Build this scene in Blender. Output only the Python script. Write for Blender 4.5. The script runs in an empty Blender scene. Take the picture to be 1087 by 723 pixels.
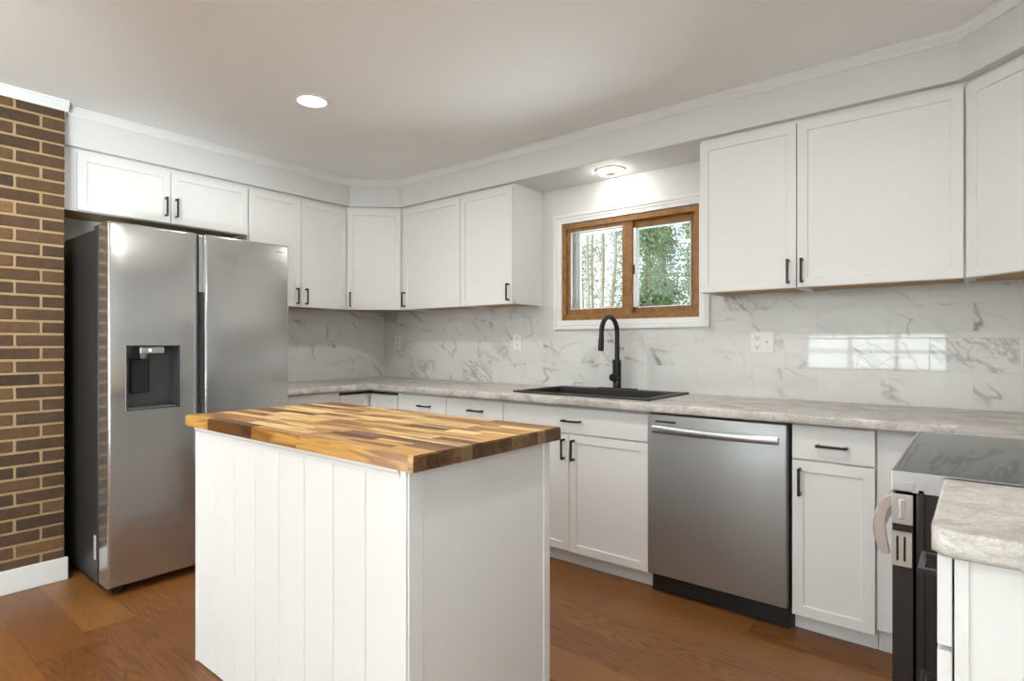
import bpy, bmesh, math, random
from mathutils import Vector, Matrix
random.seed(7)
SC = bpy.context.scene
COL = SC.collection
PI = math.pi

# ------------------------------------------------------------------ camera
cam_d = bpy.data.cameras.new('camera')
cam = bpy.data.objects.new('camera', cam_d); COL.objects.link(cam)
cam.location = (4.0399, -3.2163, 1.2017)
cam.rotation_euler = (PI/2, 0, math.radians(38.9425))
cam_d.sensor_fit = 'HORIZONTAL'; cam_d.sensor_width = 36.0
cam_d.lens = 611.43/1087*36.0
cam_d.shift_y = 3.68/1087
cam_d.clip_start = 0.05; cam_d.clip_end = 200
SC.camera = cam

# ------------------------------------------------------------------ world, sun, daylight, added fill lights, exposure
SC.view_settings.view_transform = 'Standard'
SC.view_settings.look = 'None'
SC.view_settings.exposure = 0.04
SC.view_settings.gamma = 1.0
SC.view_settings.use_curve_mapping = False
SKY_COL = (0.86, 0.93, 1.0, 1); SKY_STRENGTH = 1.7
w = bpy.data.worlds.new('world'); SC.world = w; w.use_nodes = True
w.node_tree.nodes['Background'].inputs[0].default_value = SKY_COL
w.node_tree.nodes['Background'].inputs[1].default_value = SKY_STRENGTH
sun_d = bpy.data.lights.new('sun', 'SUN'); sun_d.energy = 2.2; sun_d.angle = math.radians(12); sun_d.color = (1, .95, .86)
sun = bpy.data.objects.new('sun', sun_d); COL.objects.link(sun)
sun.rotation_euler = (math.radians(38), math.radians(-42), 0)
LAMP_W = 11.5          # each recessed ceiling light
ALCOVE_W = 46.0        # glow of the diffuser of the light over the sink
GARDEN_FILL_W = 330.0      # added fill light aimed up from outside the sink window
DOOR_FILL_W = 1500.0          # added upward fill light outside each made-up patio door


def daylight(name, loc, rot, sx, sy, watts, col=(0.90, 0.96, 1.0)):
    d = bpy.data.lights.new(name, 'AREA'); d.shape = 'RECTANGLE'; d.size = sx; d.size_y = sy
    d.energy = watts; d.color = col
    o = bpy.data.objects.new(name, d); COL.objects.link(o); o.location = loc; o.rotation_euler = rot
    return o


# daylight arriving through the window behind the camera
daylight('daylight_rear_window', (2.85, -6.70, 1.10), (PI/2, 0, 0), 1.7, .56, 30.0)
# added area light outside the sink window, unseen, brightens ceiling and soffit
daylight('added_garden_fill', (2.40, 2.0, .35), (PI + math.radians(22), 0, 0), 3.4, 2.2, GARDEN_FILL_W)
# added fill lights at two made-up patio doors: one upright, one facing up
DOOR_Y = -5.30
for dx, side in ((4.80, 1), (-.17, -1)):
    daylight('daylight_patio_door', (dx, DOOR_Y, 1.10), (0, side*PI/2, 0), 1.95, 1.9, 62.0 if side > 0 else 14.0)
    daylight('added_upward_fill', (dx + side*.82, DOOR_Y, .05), (0, side*(PI - math.radians(8)), 0), 1.5, 2.4, DOOR_FILL_W)


# ------------------------------------------------------------------ node helpers
class NB:
    def __init__(s, name):
        s.m = bpy.data.materials.new(name); s.m.use_nodes = True
        s.t = s.m.node_tree; s.n = s.t.nodes; s.n.clear()
        s.out = s.n.new('ShaderNodeOutputMaterial')
        s.p = s.n.new('ShaderNodeBsdfPrincipled')
        s.t.links.new(s.p.outputs[0], s.out.inputs[0])

    def link(s, a, b):
        if isinstance(a, (int, float)): b.default_value = a
        elif isinstance(a, tuple): b.default_value = a if len(a) == len(b.default_value) else a + (1,)
        else: s.t.links.new(a, b)

    def math(s, op, a, b=0.0, c=None):
        n = s.n.new('ShaderNodeMath'); n.operation = op
        s.link(a, n.inputs[0]); s.link(b, n.inputs[1])
        if c is not None: s.link(c, n.inputs[2])
        return n.outputs[0]

    def coords(s, obj=True):
        n = s.n.new('ShaderNodeTexCoord'); return n.outputs['Object' if obj else 'Generated']

    def sep(s, v):
        n = s.n.new('ShaderNodeSeparateXYZ'); s.link(v, n.inputs[0]); return n.outputs

    def comb(s, x, y, z):
        n = s.n.new('ShaderNodeCombineXYZ'); s.link(x, n.inputs[0]); s.link(y, n.inputs[1]); s.link(z, n.inputs[2]); return n.outputs[0]

    def noise(s, v, scale=5, detail=3, rough=.5, dist=0, col=False):
        n = s.n.new('ShaderNodeTexNoise'); s.link(v, n.inputs['Vector'])
        n.inputs['Scale'].default_value = scale; n.inputs['Detail'].default_value = detail
        n.inputs['Roughness'].default_value = rough; n.inputs['Distortion'].default_value = dist
        return n.outputs['Color' if col else 'Fac']

    def white(s, v, col=False):
        n = s.n.new('ShaderNodeTexWhiteNoise'); n.noise_dimensions = '3D'; s.link(v, n.inputs['Vector'])
        return n.outputs['Color' if col else 'Value']

    def vec(s, op, a, b):
        n = s.n.new('ShaderNodeVectorMath'); n.operation = op; s.link(a, n.inputs[0]); s.link(b, n.inputs[1]); return n.outputs[0]

    def ramp(s, f, stops, interp='LINEAR'):
        n = s.n.new('ShaderNodeValToRGB'); s.link(f, n.inputs[0]); e = n.color_ramp.elements
        n.color_ramp.interpolation = interp
        while len(e) < len(stops): e.new(.5)
        for el, (pos, c) in zip(e, stops):
            el.position = pos
            el.color = (c, c, c, 1) if isinstance(c, (int, float)) else tuple(c) + (1,)
        return n.outputs[0]

    def mix(s, f, a, b, blend='MIX'):
        n = s.n.new('ShaderNodeMix'); n.data_type = 'RGBA'; n.blend_type = blend
        s.link(f, n.inputs[0]); s.link(a, n.inputs[6]); s.link(b, n.inputs[7]); return n.outputs[2]

    def maprange(s, f, a, b, c, d):
        n = s.n.new('ShaderNodeMapRange'); s.link(f, n.inputs[0])
        for k, v in enumerate((a, b, c, d)): n.inputs[k+1].default_value = v
        return n.outputs[0]

    def bump(s, h, strength=.2, dist=.002):
        n = s.n.new('ShaderNodeBump'); n.inputs['Strength'].default_value = strength; n.inputs['Distance'].default_value = dist
        s.link(h, n.inputs['Height']); s.link(n.outputs[0], s.p.inputs['Normal'])

    def set(s, **k):
        names = dict(col='Base Color', rough='Roughness', metal='Metallic', spec='Specular IOR Level', coat='Coat Weight',
                     coatr='Coat Roughness', aniso='Anisotropic', emit='Emission Color', emits='Emission Strength',
                     sub='Subsurface Weight', trans='Transmission Weight')
        for a, v in k.items(): s.link(v, s.p.inputs[names[a]])
        return s


def plain(name, col, rough=.5, metal=0.0, var=.03, scale=30, bump=0.0, **k):
    b = NB(name); c = b.coords()
    f = b.noise(c, scale, 3)
    lo = tuple(max(0, x*(1-var)) for x in col); hi = tuple(min(1, x*(1+var)) for x in col)
    b.set(col=b.mix(f, lo + (1,), hi + (1,)), rough=rough, metal=metal, **k)
    if bump: b.bump(f, bump, .001)
    return b.m


M = {}
M['paint_wall'] = plain('wall_paint', (.735, .735, .725), .75, var=.012, scale=60, bump=.05)
M['ceiling'] = plain('ceiling_paint', (.91, .91, .905), .85, var=.012, scale=40, bump=.05)
M['trim'] = plain('trim_paint', (.84, .84, .835), .4, var=.01)
M['cab'] = plain('cabinet_paint', (.82, .815, .805), .5, var=.008, scale=25)
M['cab_under'] = plain('cabinet_plywood', (.50, .33, .17), .7, var=.2, scale=40)
M['black_metal'] = plain('matte_black_metal', (.020, .018, .017), .30, .4, var=.2)
M['black_plastic'] = plain('black_plastic', (.012, .012, .013), .4, var=.3)
M['black_gloss'] = plain('black_enamel', (.012, .011, .011), .22, var=.2, scale=12)
M['sink'] = plain('black_composite', (.022, .021, .020), .42, var=.5, scale=500, bump=.1)
M['fridge_side'] = plain('dark_grey_coat', (.045, .044, .043), .38, .3, var=.08, scale=120)
M['white_plastic'] = plain('white_plastic', (.86, .86, .85), .35, var=.01)
M['slot'] = plain('dark_slot', (.02, .02, .02), .6)
M['gasket'] = plain('white_vinyl', (.82, .85, .87), .4, var=.02)
M['label'] = plain('sticker_paper', (.75, .75, .74), .6, var=.1, scale=200)
M['grey_plastic'] = plain('grey_plastic', (.06, .06, .06), .4, .2, var=.1)
M['dark_hw'] = plain('bronze_hardware', (.08, .05, .035), .4, .6, var=.2)


def steel(name, col=(.60, .595, .585), rough=.27, metal=1.0):
    b = NB(name); c = b.coords(); x, y, z = b.sep(c)
    f = b.noise(b.comb(b.math('MULTIPLY', x, 14), b.math('MULTIPLY', y, 14), b.math('MULTIPLY', z, 2600)), 1, 2)
    wav = b.noise(b.comb(b.math('MULTIPLY', x, .6), b.math('MULTIPLY', y, .6), b.math('MULTIPLY', z, 5.0)), 1, 2)
    b.set(col=b.mix(f, tuple(v*.985 for v in col) + (1,), tuple(min(1, v*1.015) for v in col) + (1,)), rough=rough, metal=metal, aniso=.5)
    b.bump(wav, .16, .012)
    return b.m


M['steel'] = steel('brushed_stainless', (.52, .52, .515), .19, .88)
M['steel_dw'] = steel('brushed_stainless_warm', (.40, .403, .405), .38, .72)
M['steel_bright'] = steel('satin_stainless', (.50, .515, .52), .30)


def glass_mat():
    m = bpy.data.materials.new('window_glass'); m.use_nodes = True; t = m.node_tree; t.nodes.clear()
    o = t.nodes.new('ShaderNodeOutputMaterial'); mx = t.nodes.new('ShaderNodeMixShader')
    tr = t.nodes.new('ShaderNodeBsdfTransparent'); gl = t.nodes.new('ShaderNodeBsdfGlossy'); fr = t.nodes.new('ShaderNodeFresnel')
    nz = t.nodes.new('ShaderNodeTexNoise'); nz.inputs['Scale'].default_value = 3
    mr = t.nodes.new('ShaderNodeMapRange'); mr.inputs[3].default_value = 0.0; mr.inputs[4].default_value = .01
    t.links.new(nz.outputs[0], mr.inputs[0]); t.links.new(mr.outputs[0], gl.inputs['Roughness'])
    tr.inputs[0].default_value = (.95, .98, .97, 1); fr.inputs[0].default_value = 1.5
    t.links.new(fr.outputs[0], mx.inputs[0]); t.links.new(tr.outputs[0], mx.inputs[1]); t.links.new(gl.outputs[0], mx.inputs[2])
    t.links.new(mx.outputs[0], o.inputs[0]); return m


M['glass'] = glass_mat()


def emit_mat(name, col, s):
    b = NB(name); f = b.noise(b.coords(), 20, 1)
    b.set(col=(.9, .9, .88), rough=.5, emit=b.mix(f, tuple(c*.98 for c in col) + (1,), col + (1,)), emits=s); return b.m


M['lamp'] = emit_mat('lamp_diffuser', (1.0, .97, .91), 6.0)
M['lamp_bright'] = emit_mat('lamp_diffuser_bright', (1.0, .96, .89), ALCOVE_W)
M['lamp_centre'] = plain('lamp_centre', (.55, .42, .25), .4)
M['icon'] = emit_mat('dispenser_icon', (.9, .95, 1.0), .9)


def floor_mat():
    b = NB('oak_plank_floor'); x, y, z = b.sep(b.coords())
    Wd, L = .19, 1.22
    row = b.math('FLOOR', b.math('DIVIDE', y, Wd))
    off = b.math('MULTIPLY', b.white(b.comb(row, 3.3, 1.7)), L)
    u = b.math('ADD', x, off)
    colm = b.math('FLOOR', b.math('DIVIDE', u, L))
    rnd = b.white(b.comb(colm, row, .5)); rnd2 = b.white(b.comb(colm, row, 9.5))
    # long growth-ring contours; each plank has its own cut
    base = b.comb(b.math('MULTIPLY', x, .9), b.math('MULTIPLY', y, 7.5), b.math('MULTIPLY', rnd, 40))
    n = b.noise(base, 1.3, 2, .45, .3)
    ring = b.math('SINE', b.math('MULTIPLY', n, 120))
    ring = b.maprange(ring, -1, 1, 0, 1)
    ring = b.math('POWER', ring, 2.2)
    fine = b.noise(b.comb(b.math('MULTIPLY', x, 14), b.math('MULTIPLY', y, 240), b.math('MULTIPLY', rnd, 9)), 1, 3)
    tone = b.ramp(rnd, [(0, (.215, .085, .024)), (.4, (.25, .100, .028)), (.75, (.275, .113, .031)), (1, (.345, .152, .042))])
    dark = b.mix(1.0, tone, (.42, .36, .30, 1), 'MULTIPLY')
    amt = b.math('MULTIPLY', ring, b.maprange(b.math('POWER', rnd2, 3.0), 0, 1, .20, .75))
    c = b.mix(amt, tone, dark)
    c = b.mix(b.maprange(fine, .35, .65, .6, 0), c, b.mix(1.0, c, (.62, .56, .52, 1), 'MULTIPLY'))
    fy = b.math('FRACT', b.math('DIVIDE', y, Wd)); fx = b.math('FRACT', b.math('DIVIDE', u, L))
    ey = b.math('MINIMUM', fy, b.math('SUBTRACT', 1, fy)); ex = b.math('MINIMUM', fx, b.math('SUBTRACT', 1, fx))
    seam = b.math('MINIMUM', b.math('MULTIPLY', ey, Wd), b.math('MULTIPLY', ex, L))
    gap = b.maprange(seam, .0004, .0016, .55, 0)
    c = b.mix(gap, c, (.06, .026, .01, 1))
    b.set(col=c, rough=b.maprange(fine, 0, 1, .30, .42), spec=.45)
    h = b.math('SUBTRACT', b.math('MULTIPLY', fine, .25), gap)
    b.bump(h, .12, .0015)
    return b.m


def tile_mat(name, axis):
    b = NB(name); x, y, z = b.sep(b.coords())
    u = x if axis == 'x' else y
    W_, H = .3067, .1529
    zz = b.math('SUBTRACT', z, .923 - H*10)
    row = b.math('FLOOR', b.math('DIVIDE', zz, H))
    par = b.math('MODULO', row, 2.0)
    # rows 10, 12 share joints at x = 3.412 - half a tile; rows 11, 13 the others
    uu = b.math('ADD', b.math('SUBTRACT', u, 3.412 - W_*20), b.math('MULTIPLY', par, W_/2))
    uu = b.math('ADD', uu, 0.0)
    col = b.math('FLOOR', b.math('DIVIDE', uu, W_))
    rv = b.white(b.comb(col, row, 2.5), True); r1 = b.white(b.comb(col, row, 7.5))
    off = b.vec('MULTIPLY', rv, (37, 37, 37))
    lu = b.math('FRACT', b.math('DIVIDE', uu, W_)); lz = b.math('FRACT', b.math('DIVIDE', zz, H))
    local = b.comb(b.math('MULTIPLY', u, 1.0), b.math('MULTIPLY', z, 1.25), 0)
    # diagonal running veins
    rot = b.n.new('ShaderNodeVectorRotate'); rot.rotation_type = 'Z_AXIS'; b.link(local, rot.inputs['Vector']); rot.inputs['Angle'].default_value = .75
    pv = b.vec('ADD', b.vec('MULTIPLY', rot.outputs[0], (.9, 2.1, 1.0)), off)
    n1 = b.noise(pv, 1.35, 4, .42, .12)
    a1 = b.math('ABSOLUTE', b.math('SUBTRACT', n1, .5))
    v1 = b.maprange(a1, .001, .011, 1, 0)
    halo = b.maprange(a1, 0.0, .035, 1, 0)
    gate = b.maprange(b.noise(pv, 2.6, 2), .44, .62, 0, 1)
    pv2 = b.vec('ADD', b.vec('MULTIPLY', pv, (1.6, .8, 1.0)), (11.0, 5.0, 3.0))
    n2 = b.noise(pv2, 1.9, 3, .45, .2)
    v2 = b.maprange(b.math('ABSOLUTE', b.math('SUBTRACT', n2, .5)), 0, .012, 1, 0)
    gate2 = b.maprange(b.noise(pv2, 3.0, 1), .50, .62, 0, 1)
    cloud = b.noise(pv, 3.0, 5, .6)
    base = b.mix(b.maprange(cloud, .35, .8, 0, 1), (.755, .75, .735, 1), (.70, .695, .685, 1))
    brn = b.noise(pv, 4.2, 6, .68, .5)
    breccia = b.math('MULTIPLY', b.maprange(r1, .925, .94, 0, 1), b.math('MULTIPLY', b.maprange(b.math('ABSOLUTE', b.math('SUBTRACT', brn, .5)), 0, .055, 1, 0), b.maprange(b.noise(pv, 1.6, 1), .40, .56, 0, 1)))
    c = b.mix(b.math('MULTIPLY', breccia, .6), base, (.30, .29, .27, 1))
    c = b.mix(b.math('MULTIPLY', b.math('MULTIPLY', halo, gate), .22), c, (.45, .44, .42, 1))
    c = b.mix(b.math('MULTIPLY', b.math('MULTIPLY', v1, gate), .76), c, (.20, .185, .17, 1))
    c = b.mix(b.math('MULTIPLY', b.math('MULTIPLY', v2, gate2), .45), c, (.30, .285, .27, 1))
    eu = b.math('MULTIPLY', b.math('MINIMUM', lu, b.math('SUBTRACT', 1, lu)), W_)
    ez = b.math('MULTIPLY', b.math('MINIMUM', lz, b.math('SUBTRACT', 1, lz)), H)
    e = b.math('MINIMUM', eu, ez)
    g = b.maprange(e, .0008, .0016, 1, 0)
    c = b.mix(b.math('MULTIPLY', g, .40), c, (.46, .45, .43, 1))
    b.set(col=c, rough=b.math('ADD', .035, b.math('MULTIPLY', g, .5)), spec=.5)
    # slightly pillowed tiles, each a touch out of plane
    tilt = b.math('MULTIPLY', b.math('SUBTRACT', r1, .5), b.math('SUBTRACT', lu, .5))
    h = b.math('ADD', b.maprange(e, 0, .003, 0, 1), b.math('MULTIPLY', tilt, .35))
    b.bump(h, .25, .001)
    return b.m


def counter_mat():
    b = NB('stone_laminate'); x, y, z = b.sep(b.coords())
    v = b.comb(b.math('MULTIPLY', x, 3.0), b.math('MULTIPLY', y, 4.4), b.math('MULTIPLY', z, 5))
    n1 = b.noise(v, 1.7, 7, .70, 1.2)
    n2 = b.noise(b.comb(x, y, z), 15, 7, .72, 1.8)
    n3 = b.noise(v, 5, 5, .65, 2.2); n4 = b.noise(b.comb(x, y, z), 75, 4, .7)
    c = b.ramp(n1, [(.28, (.30, .262, .235)), (.42, (.48, .435, .40)), (.54, (.64, .60, .56)), (.68, (.80, .785, .76))])
    blot = b.maprange(n2, .52, .66, 0, 1)
    c = b.mix(b.math('MULTIPLY', blot, .5), c, (.26, .225, .20, 1))
    vein = b.maprange(b.math('ABSOLUTE', b.math('SUBTRACT', n2, .47)), 0, .022, 1, 0)
    c = b.mix(b.math('MULTIPLY', vein, .45), c, (.20, .17, .15, 1))
    v3 = b.maprange(b.math('ABSOLUTE', b.math('SUBTRACT', n3, .5)), 0, .035, 1, 0)
    c = b.mix(b.math('MULTIPLY', v3, .45), c, (.84, .82, .80, 1))
    c = b.mix(b.maprange(n4, .55, .75, 0, .4), c, (.30, .27, .25, 1))
    b.set(col=c, rough=.36, spec=.45); b.bump(n2, .05, .001)
    return b.m


def butcher_mat():
    b = NB('acacia_butcher_block')
    at = b.n.new('ShaderNodeVertexColor'); at.layer_name = 'stave'
    sepn = b.n.new('ShaderNodeSeparateColor'); r, g, bl = sepn.outputs[0], sepn.outputs[1], sepn.outputs[2]
    b.link(at.outputs['Color'], sepn.inputs[0])
    x, y, z = b.sep(b.coords())
    seed = b.math('MULTIPLY', r, 60)
    tone = b.ramp(g, [(0, (.085, .034, .010)), (.2, (.20, .080, .018)), (.42, (.47, .215, .042)), (.68, (.72, .41, .11)), (1, (1.0, .75, .34))])
    # along-grain streaks
    n = b.noise(b.comb(b.math('MULTIPLY', x, 2.2), b.math('ADD', b.math('MULTIPLY', y, 26), seed), b.math('MULTIPLY', z, 26)), 1, 3, .6, .5)
    dark = b.mix(1.0, tone, (.40, .27, .18, 1), 'MULTIPLY')
    c = b.mix(b.maprange(n, .46, .57, 0, .92), tone, dark)
    n2 = b.noise(b.comb(b.math('MULTIPLY', x, 9), b.math('ADD', b.math('MULTIPLY', y, 160), seed), b.math('MULTIPLY', z, 160)), 1, 2)
    c = b.mix(b.maprange(n2, .3, .7, .25, 0), c, dark)
    # end grain: arcs of rings about a pith outside each stave
    py = b.math('ADD', b.math('SUBTRACT', y, b.math('MULTIPLY', bl, 0.0)), 0.0)
    d = b.math('SQRT', b.math('ADD', b.math('POWER', b.math('SUBTRACT', b.math('MODULO', b.math('ADD', py, seed), .043), .020), 2.0),
                              b.math('POWER', b.math('SUBTRACT', z, b.math('ADD', .875, b.math('MULTIPLY', r, .06))), 2.0)))
    rings = b.maprange(b.math('SINE', b.math('MULTIPLY', d, 700)), -1, 1, 0, 1)
    egn = b.noise(b.comb(x, b.math('ADD', y, seed), z), 45, 4)
    eg = b.ramp(b.math('ADD', b.math('MULTIPLY', rings, .22), b.math('ADD', b.math('MULTIPLY', egn, .75), b.math('MULTIPLY', b.math('SUBTRACT', bl, .5), .25))),
                [(.25, (.045, .022, .012)), (.55, (.12, .062, .032)), (.85, (.28, .15, .07))])
    geo = b.n.new('ShaderNodeNewGeometry'); nx = b.sep(geo.outputs['Normal'])[0]
    isend = b.math('GREATER_THAN', b.math('ABSOLUTE', nx), .7)
    egc = b.mix(b.maprange(g, .6, 1.0, .0, .16), eg, tone)
    c = b.mix(isend, c, egc)
    b.set(col=c, rough=.33, spec=.45); b.bump(n2, .04, .001)
    return b.m


def brick_mat():
    b = NB('brown_brick')
    at = b.n.new('ShaderNodeVertexColor'); at.layer_name = 'stave'
    sp = b.n.new('ShaderNodeSeparateColor'); b.link(at.outputs['Color'], sp.inputs[0])
    c0 = b.ramp(sp.outputs[1], [(0, (.050, .029, .018)), (.4, (.105, .056, .027)), (.75, (.155, .080, .034)), (1, (.23, .12, .048))])
    cc = b.coords(); n = b.noise(cc, 28, 5, .65); n2 = b.noise(cc, 160, 3)
    c = b.mix(b.maprange(n, .35, .7, 0, .6), c0, b.mix(1.0, c0, (.5, .48, .46, 1), 'MULTIPLY'))
    c = b.mix(b.maprange(n2, .66, .8, 0, .35), c, (.28, .2, .13, 1))
    b.set(col=c, rough=.85); b.bump(b.math('ADD', n, n2), .5, .003)
    return b.m


def mortar_mat():
    b = NB('tan_mortar'); c = b.coords(); n = b.noise(c, 150, 4)
    b.set(col=b.mix(n, (.31, .21, .105, 1), (.48, .34, .185, 1)), rough=.95); b.bump(n, .6, .003); return b.m


def oak_mat():
    b = NB('honey_oak_frame'); x, y, z = b.sep(b.coords())
    n = b.noise(b.comb(b.math('MULTIPLY', x, 12), b.math('MULTIPLY', y, 30), b.math('MULTIPLY', z, 12)), 1.5, 4, .6, .8)
    n2 = b.noise(b.comb(b.math('MULTIPLY', x, 30), y, b.math('MULTIPLY', z, 30)), 3, 3)
    c = b.ramp(n, [(.25, (.17, .070, .014)), (.5, (.30, .135, .028)), (.75, (.40, .20, .05))])
    c = b.mix(b.maprange(n2, .4, .7, 0, .3), c, (.14, .055, .012, 1))
    b.set(col=c, rough=.4); return b.m


def cooktop_mat():
    b = NB('black_ceramic_glass'); n = b.noise(b.coords(), 220, 2)
    b.set(col=b.mix(n, (.022, .0215, .021, 1), (.028, .0275, .027, 1)), rough=.035, spec=.32); return b.m


M['floor'] = floor_mat()
M['tile_x'] = tile_mat('marble_tile', 'x'); M['tile_y'] = tile_mat('marble_tile_side', 'y')
M['counter'] = counter_mat(); M['butcher'] = butcher_mat()
M['brick'] = brick_mat(); M['mortar'] = mortar_mat(); M['oak'] = oak_mat(); M['cooktop'] = cooktop_mat()


def leaf_mat(name, lo, hi):
    b = NB(name); g = b.n.new('ShaderNodeObjectInfo'); n = b.noise(b.coords(), 4, 3)
    n2 = b.noise(b.coords(), 60, 1)
    b.set(col=b.mix(b.math('ADD', b.math('MULTIPLY', n, .5), b.math('MULTIPLY', n2, .5)), lo + (1,), hi + (1,)), rough=.5, sub=0.0)
    tr = b.n.new('ShaderNodeBsdfTranslucent'); tr.inputs[0].default_value = hi + (1,)
    mx = b.n.new('ShaderNodeMixShader'); mx.inputs[0].default_value = .35
    b.t.links.new(b.p.outputs[0], mx.inputs[1]); b.t.links.new(tr.outputs[0], mx.inputs[2]); b.t.links.new(mx.outputs[0], b.out.inputs[0])
    return b.m


M['leaf_dark'] = leaf_mat('evergreen_leaf', (.09, .15, .07), (.33, .44, .22))
M['leaf_light'] = leaf_mat('pale_leaf', (.18, .25, .12), (.45, .52, .30))
M['bark'] = plain('pale_bark', (.46, .40, .31), .9, var=.35, scale=18, bump=.3)
M['bark_dark'] = plain('dark_bark', (.18, .14, .10), .9, var=.35, scale=18, bump=.3)
M['patio'] = plain('pale_concrete', (.55, .54, .52), .9, var=.12, scale=8, bump=.1)
M['ground'] = plain('garden_soil', (.20, .21, .12), .95, var=.5, scale=3)


# ------------------------------------------------------------------ mesh helpers
def box(bm, x0, x1, y0, y1, z0, z1, bev=0.0, seg=2, mat=0, M4=None):
    t = bmesh.new()
    bmesh.ops.create_cube(t, size=1)
    for v in t.verts:
        v.co = Vector(((x0+x1)/2 + v.co.x*(x1-x0), (y0+y1)/2 + v.co.y*(y1-y0), (z0+z1)/2 + v.co.z*(z1-z0)))
    if bev > 0:
        bmesh.ops.bevel(t, geom=t.edges[:], offset=bev, segments=seg, profile=.5, affect='EDGES')
    merge(bm, t, mat, M4)


def merge(bm, t, mat=0, M4=None):
    for f in t.faces: f.material_index = mat
    if M4: bmesh.ops.transform(t, matrix=M4, verts=t.verts)
    bmesh.ops.recalc_face_normals(t, faces=t.faces)
    me = bpy.data.meshes.new('tmp'); t.to_mesh(me); t.free()
    bm.from_mesh(me); bpy.data.meshes.remove(me)


def prism(bm, pts, axis, a, b, mat=0, bev=0.0, seg=2):
    """polygon pts in the plane across axis, run from a to b along it"""
    t = bmesh.new()
    def P(p, h): return {'x': (h, p[0], p[1]), 'y': (p[0], h, p[1]), 'z': (p[0], p[1], h)}[axis]
    v0 = [t.verts.new(P(p, a)) for p in pts]; v1 = [t.verts.new(P(p, b)) for p in pts]
    n = len(pts)
    t.faces.new(v0[::-1]); t.faces.new(v1)
    for i in range(n): t.faces.new((v0[i], v0[(i+1) % n], v1[(i+1) % n], v1[i]))
    bmesh.ops.recalc_face_normals(t, faces=t.faces)
    if bev: bmesh.ops.bevel(t, geom=t.edges[:], offset=bev, segments=seg, profile=.5, affect='EDGES')
    merge(bm, t, mat)


def tube(bm, pts, r, n=14, mat=0, cap=True):
    t = bmesh.new(); pts = [Vector(p) for p in pts]
    rs = r if isinstance(r, (list, tuple)) else [r]*len(pts)
    up = None; rings = []
    for i, p in enumerate(pts):
        d = (pts[min(i+1, len(pts)-1)] - pts[max(i-1, 0)]).normalized()
        if up is None:
            up = Vector((0, 0, 1)) if abs(d.z) < .9 else Vector((1, 0, 0))
        s = d.cross(up).normalized(); up = s.cross(d).normalized()
        rings.append([t.verts.new(p + (s*math.cos(2*PI*k/n) + up*math.sin(2*PI*k/n))*rs[i]) for k in range(n)])
    for a, b in zip(rings, rings[1:]):
        for k in range(n): t.faces.new((a[k], a[(k+1) % n], b[(k+1) % n], b[k]))
    if cap:
        t.faces.new(rings[0][::-1]); t.faces.new(rings[-1])
    merge(bm, t, mat)


def lathe(bm, prof, c=(0, 0, 0), n=40, mat=0):
    """profile of (radius, z), turned about the vertical"""
    t = bmesh.new(); rings = []
    for r, z in prof:
        if r < 1e-6: rings.append([t.verts.new((c[0], c[1], c[2]+z))])
        else: rings.append([t.verts.new((c[0]+r*math.cos(2*PI*k/n), c[1]+r*math.sin(2*PI*k/n), c[2]+z)) for k in range(n)])
    for a, b in zip(rings, rings[1:]):
        for k in range(n):
            q = [a[k % len(a)], a[(k+1) % len(a)], b[(k+1) % len(b)], b[k % len(b)]]
            q = list(dict.fromkeys(q))
            if len(q) > 2:
                try: t.faces.new(q)
                except ValueError: pass
    merge(bm, t, mat)


def grid_slab(bm, us, vs, inc, a, b, axis='z', mat=0, bevel_edges=None, bev=0.0, seg=3):
    """cells of a grid (shared vertices) extruded from a to b along axis: a slab with holes"""
    t = bmesh.new()
    def P(u, v, h): return {'z': (u, v, h), 'y': (u, h, v), 'x': (h, u, v)}[axis]
    V = {}
    def gv(i, j, k):
        if (i, j, k) not in V: V[i, j, k] = t.verts.new(P(us[i], vs[j], (a, b)[k]))
        return V[i, j, k]
    nu, nv = len(us)-1, len(vs)-1
    ok = lambda i, j: 0 <= i < nu and 0 <= j < nv and inc(i, j)
    for i in range(nu):
        for j in range(nv):
            if not ok(i, j): continue
            for k in (0, 1): t.faces.new([gv(i, j, k), gv(i+1, j, k), gv(i+1, j+1, k), gv(i, j+1, k)])
            for (di, dj, e0, e1) in ((-1, 0, (i, j), (i, j+1)), (1, 0, (i+1, j), (i+1, j+1)), (0, -1, (i, j), (i+1, j)), (0, 1, (i, j+1), (i+1, j+1))):
                if not ok(i+di, j+dj): t.faces.new([gv(*e0, 0), gv(*e1, 0), gv(*e1, 1), gv(*e0, 1)])
    bmesh.ops.recalc_face_normals(t, faces=t.faces)
    if bevel_edges:
        es = [e for e in t.edges if bevel_edges(e.verts[0].co, e.verts[1].co)]
        bmesh.ops.bevel(t, geom=es, offset=bev, segments=seg, profile=.5, affect='EDGES')
    merge(bm, t, mat)


def sweep(bm, path, prof, mat=0):
    """profile of (offset to the path's right-hand side, z) run along a flat path with mitred corners"""
    t = bmesh.new(); rows = []
    P = [Vector((p[0], p[1])) for p in path]
    for i, p in enumerate(P):
        d0 = (P[i]-P[i-1]).normalized() if i else (P[1]-P[0]).normalized()
        d1 = (P[i+1]-P[i]).normalized() if i < len(P)-1 else d0
        n0 = Vector((d0.y, -d0.x)); n1 = Vector((d1.y, -d1.x)); mdir = (n0+n1).normalized(); k = 1/max(.3, mdir.dot(n0))
        rows.append([t.verts.new((p.x+mdir.x*o*k, p.y+mdir.y*o*k, z)) for o, z in prof])
    for a, b in zip(rows, rows[1:]):
        for k in range(len(prof)): t.faces.new((a[k], a[(k+1) % len(prof)], b[(k+1) % len(prof)], b[k]))
    t.faces.new(rows[0]); t.faces.new(rows[-1][::-1])
    merge(bm, t, mat)


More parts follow.
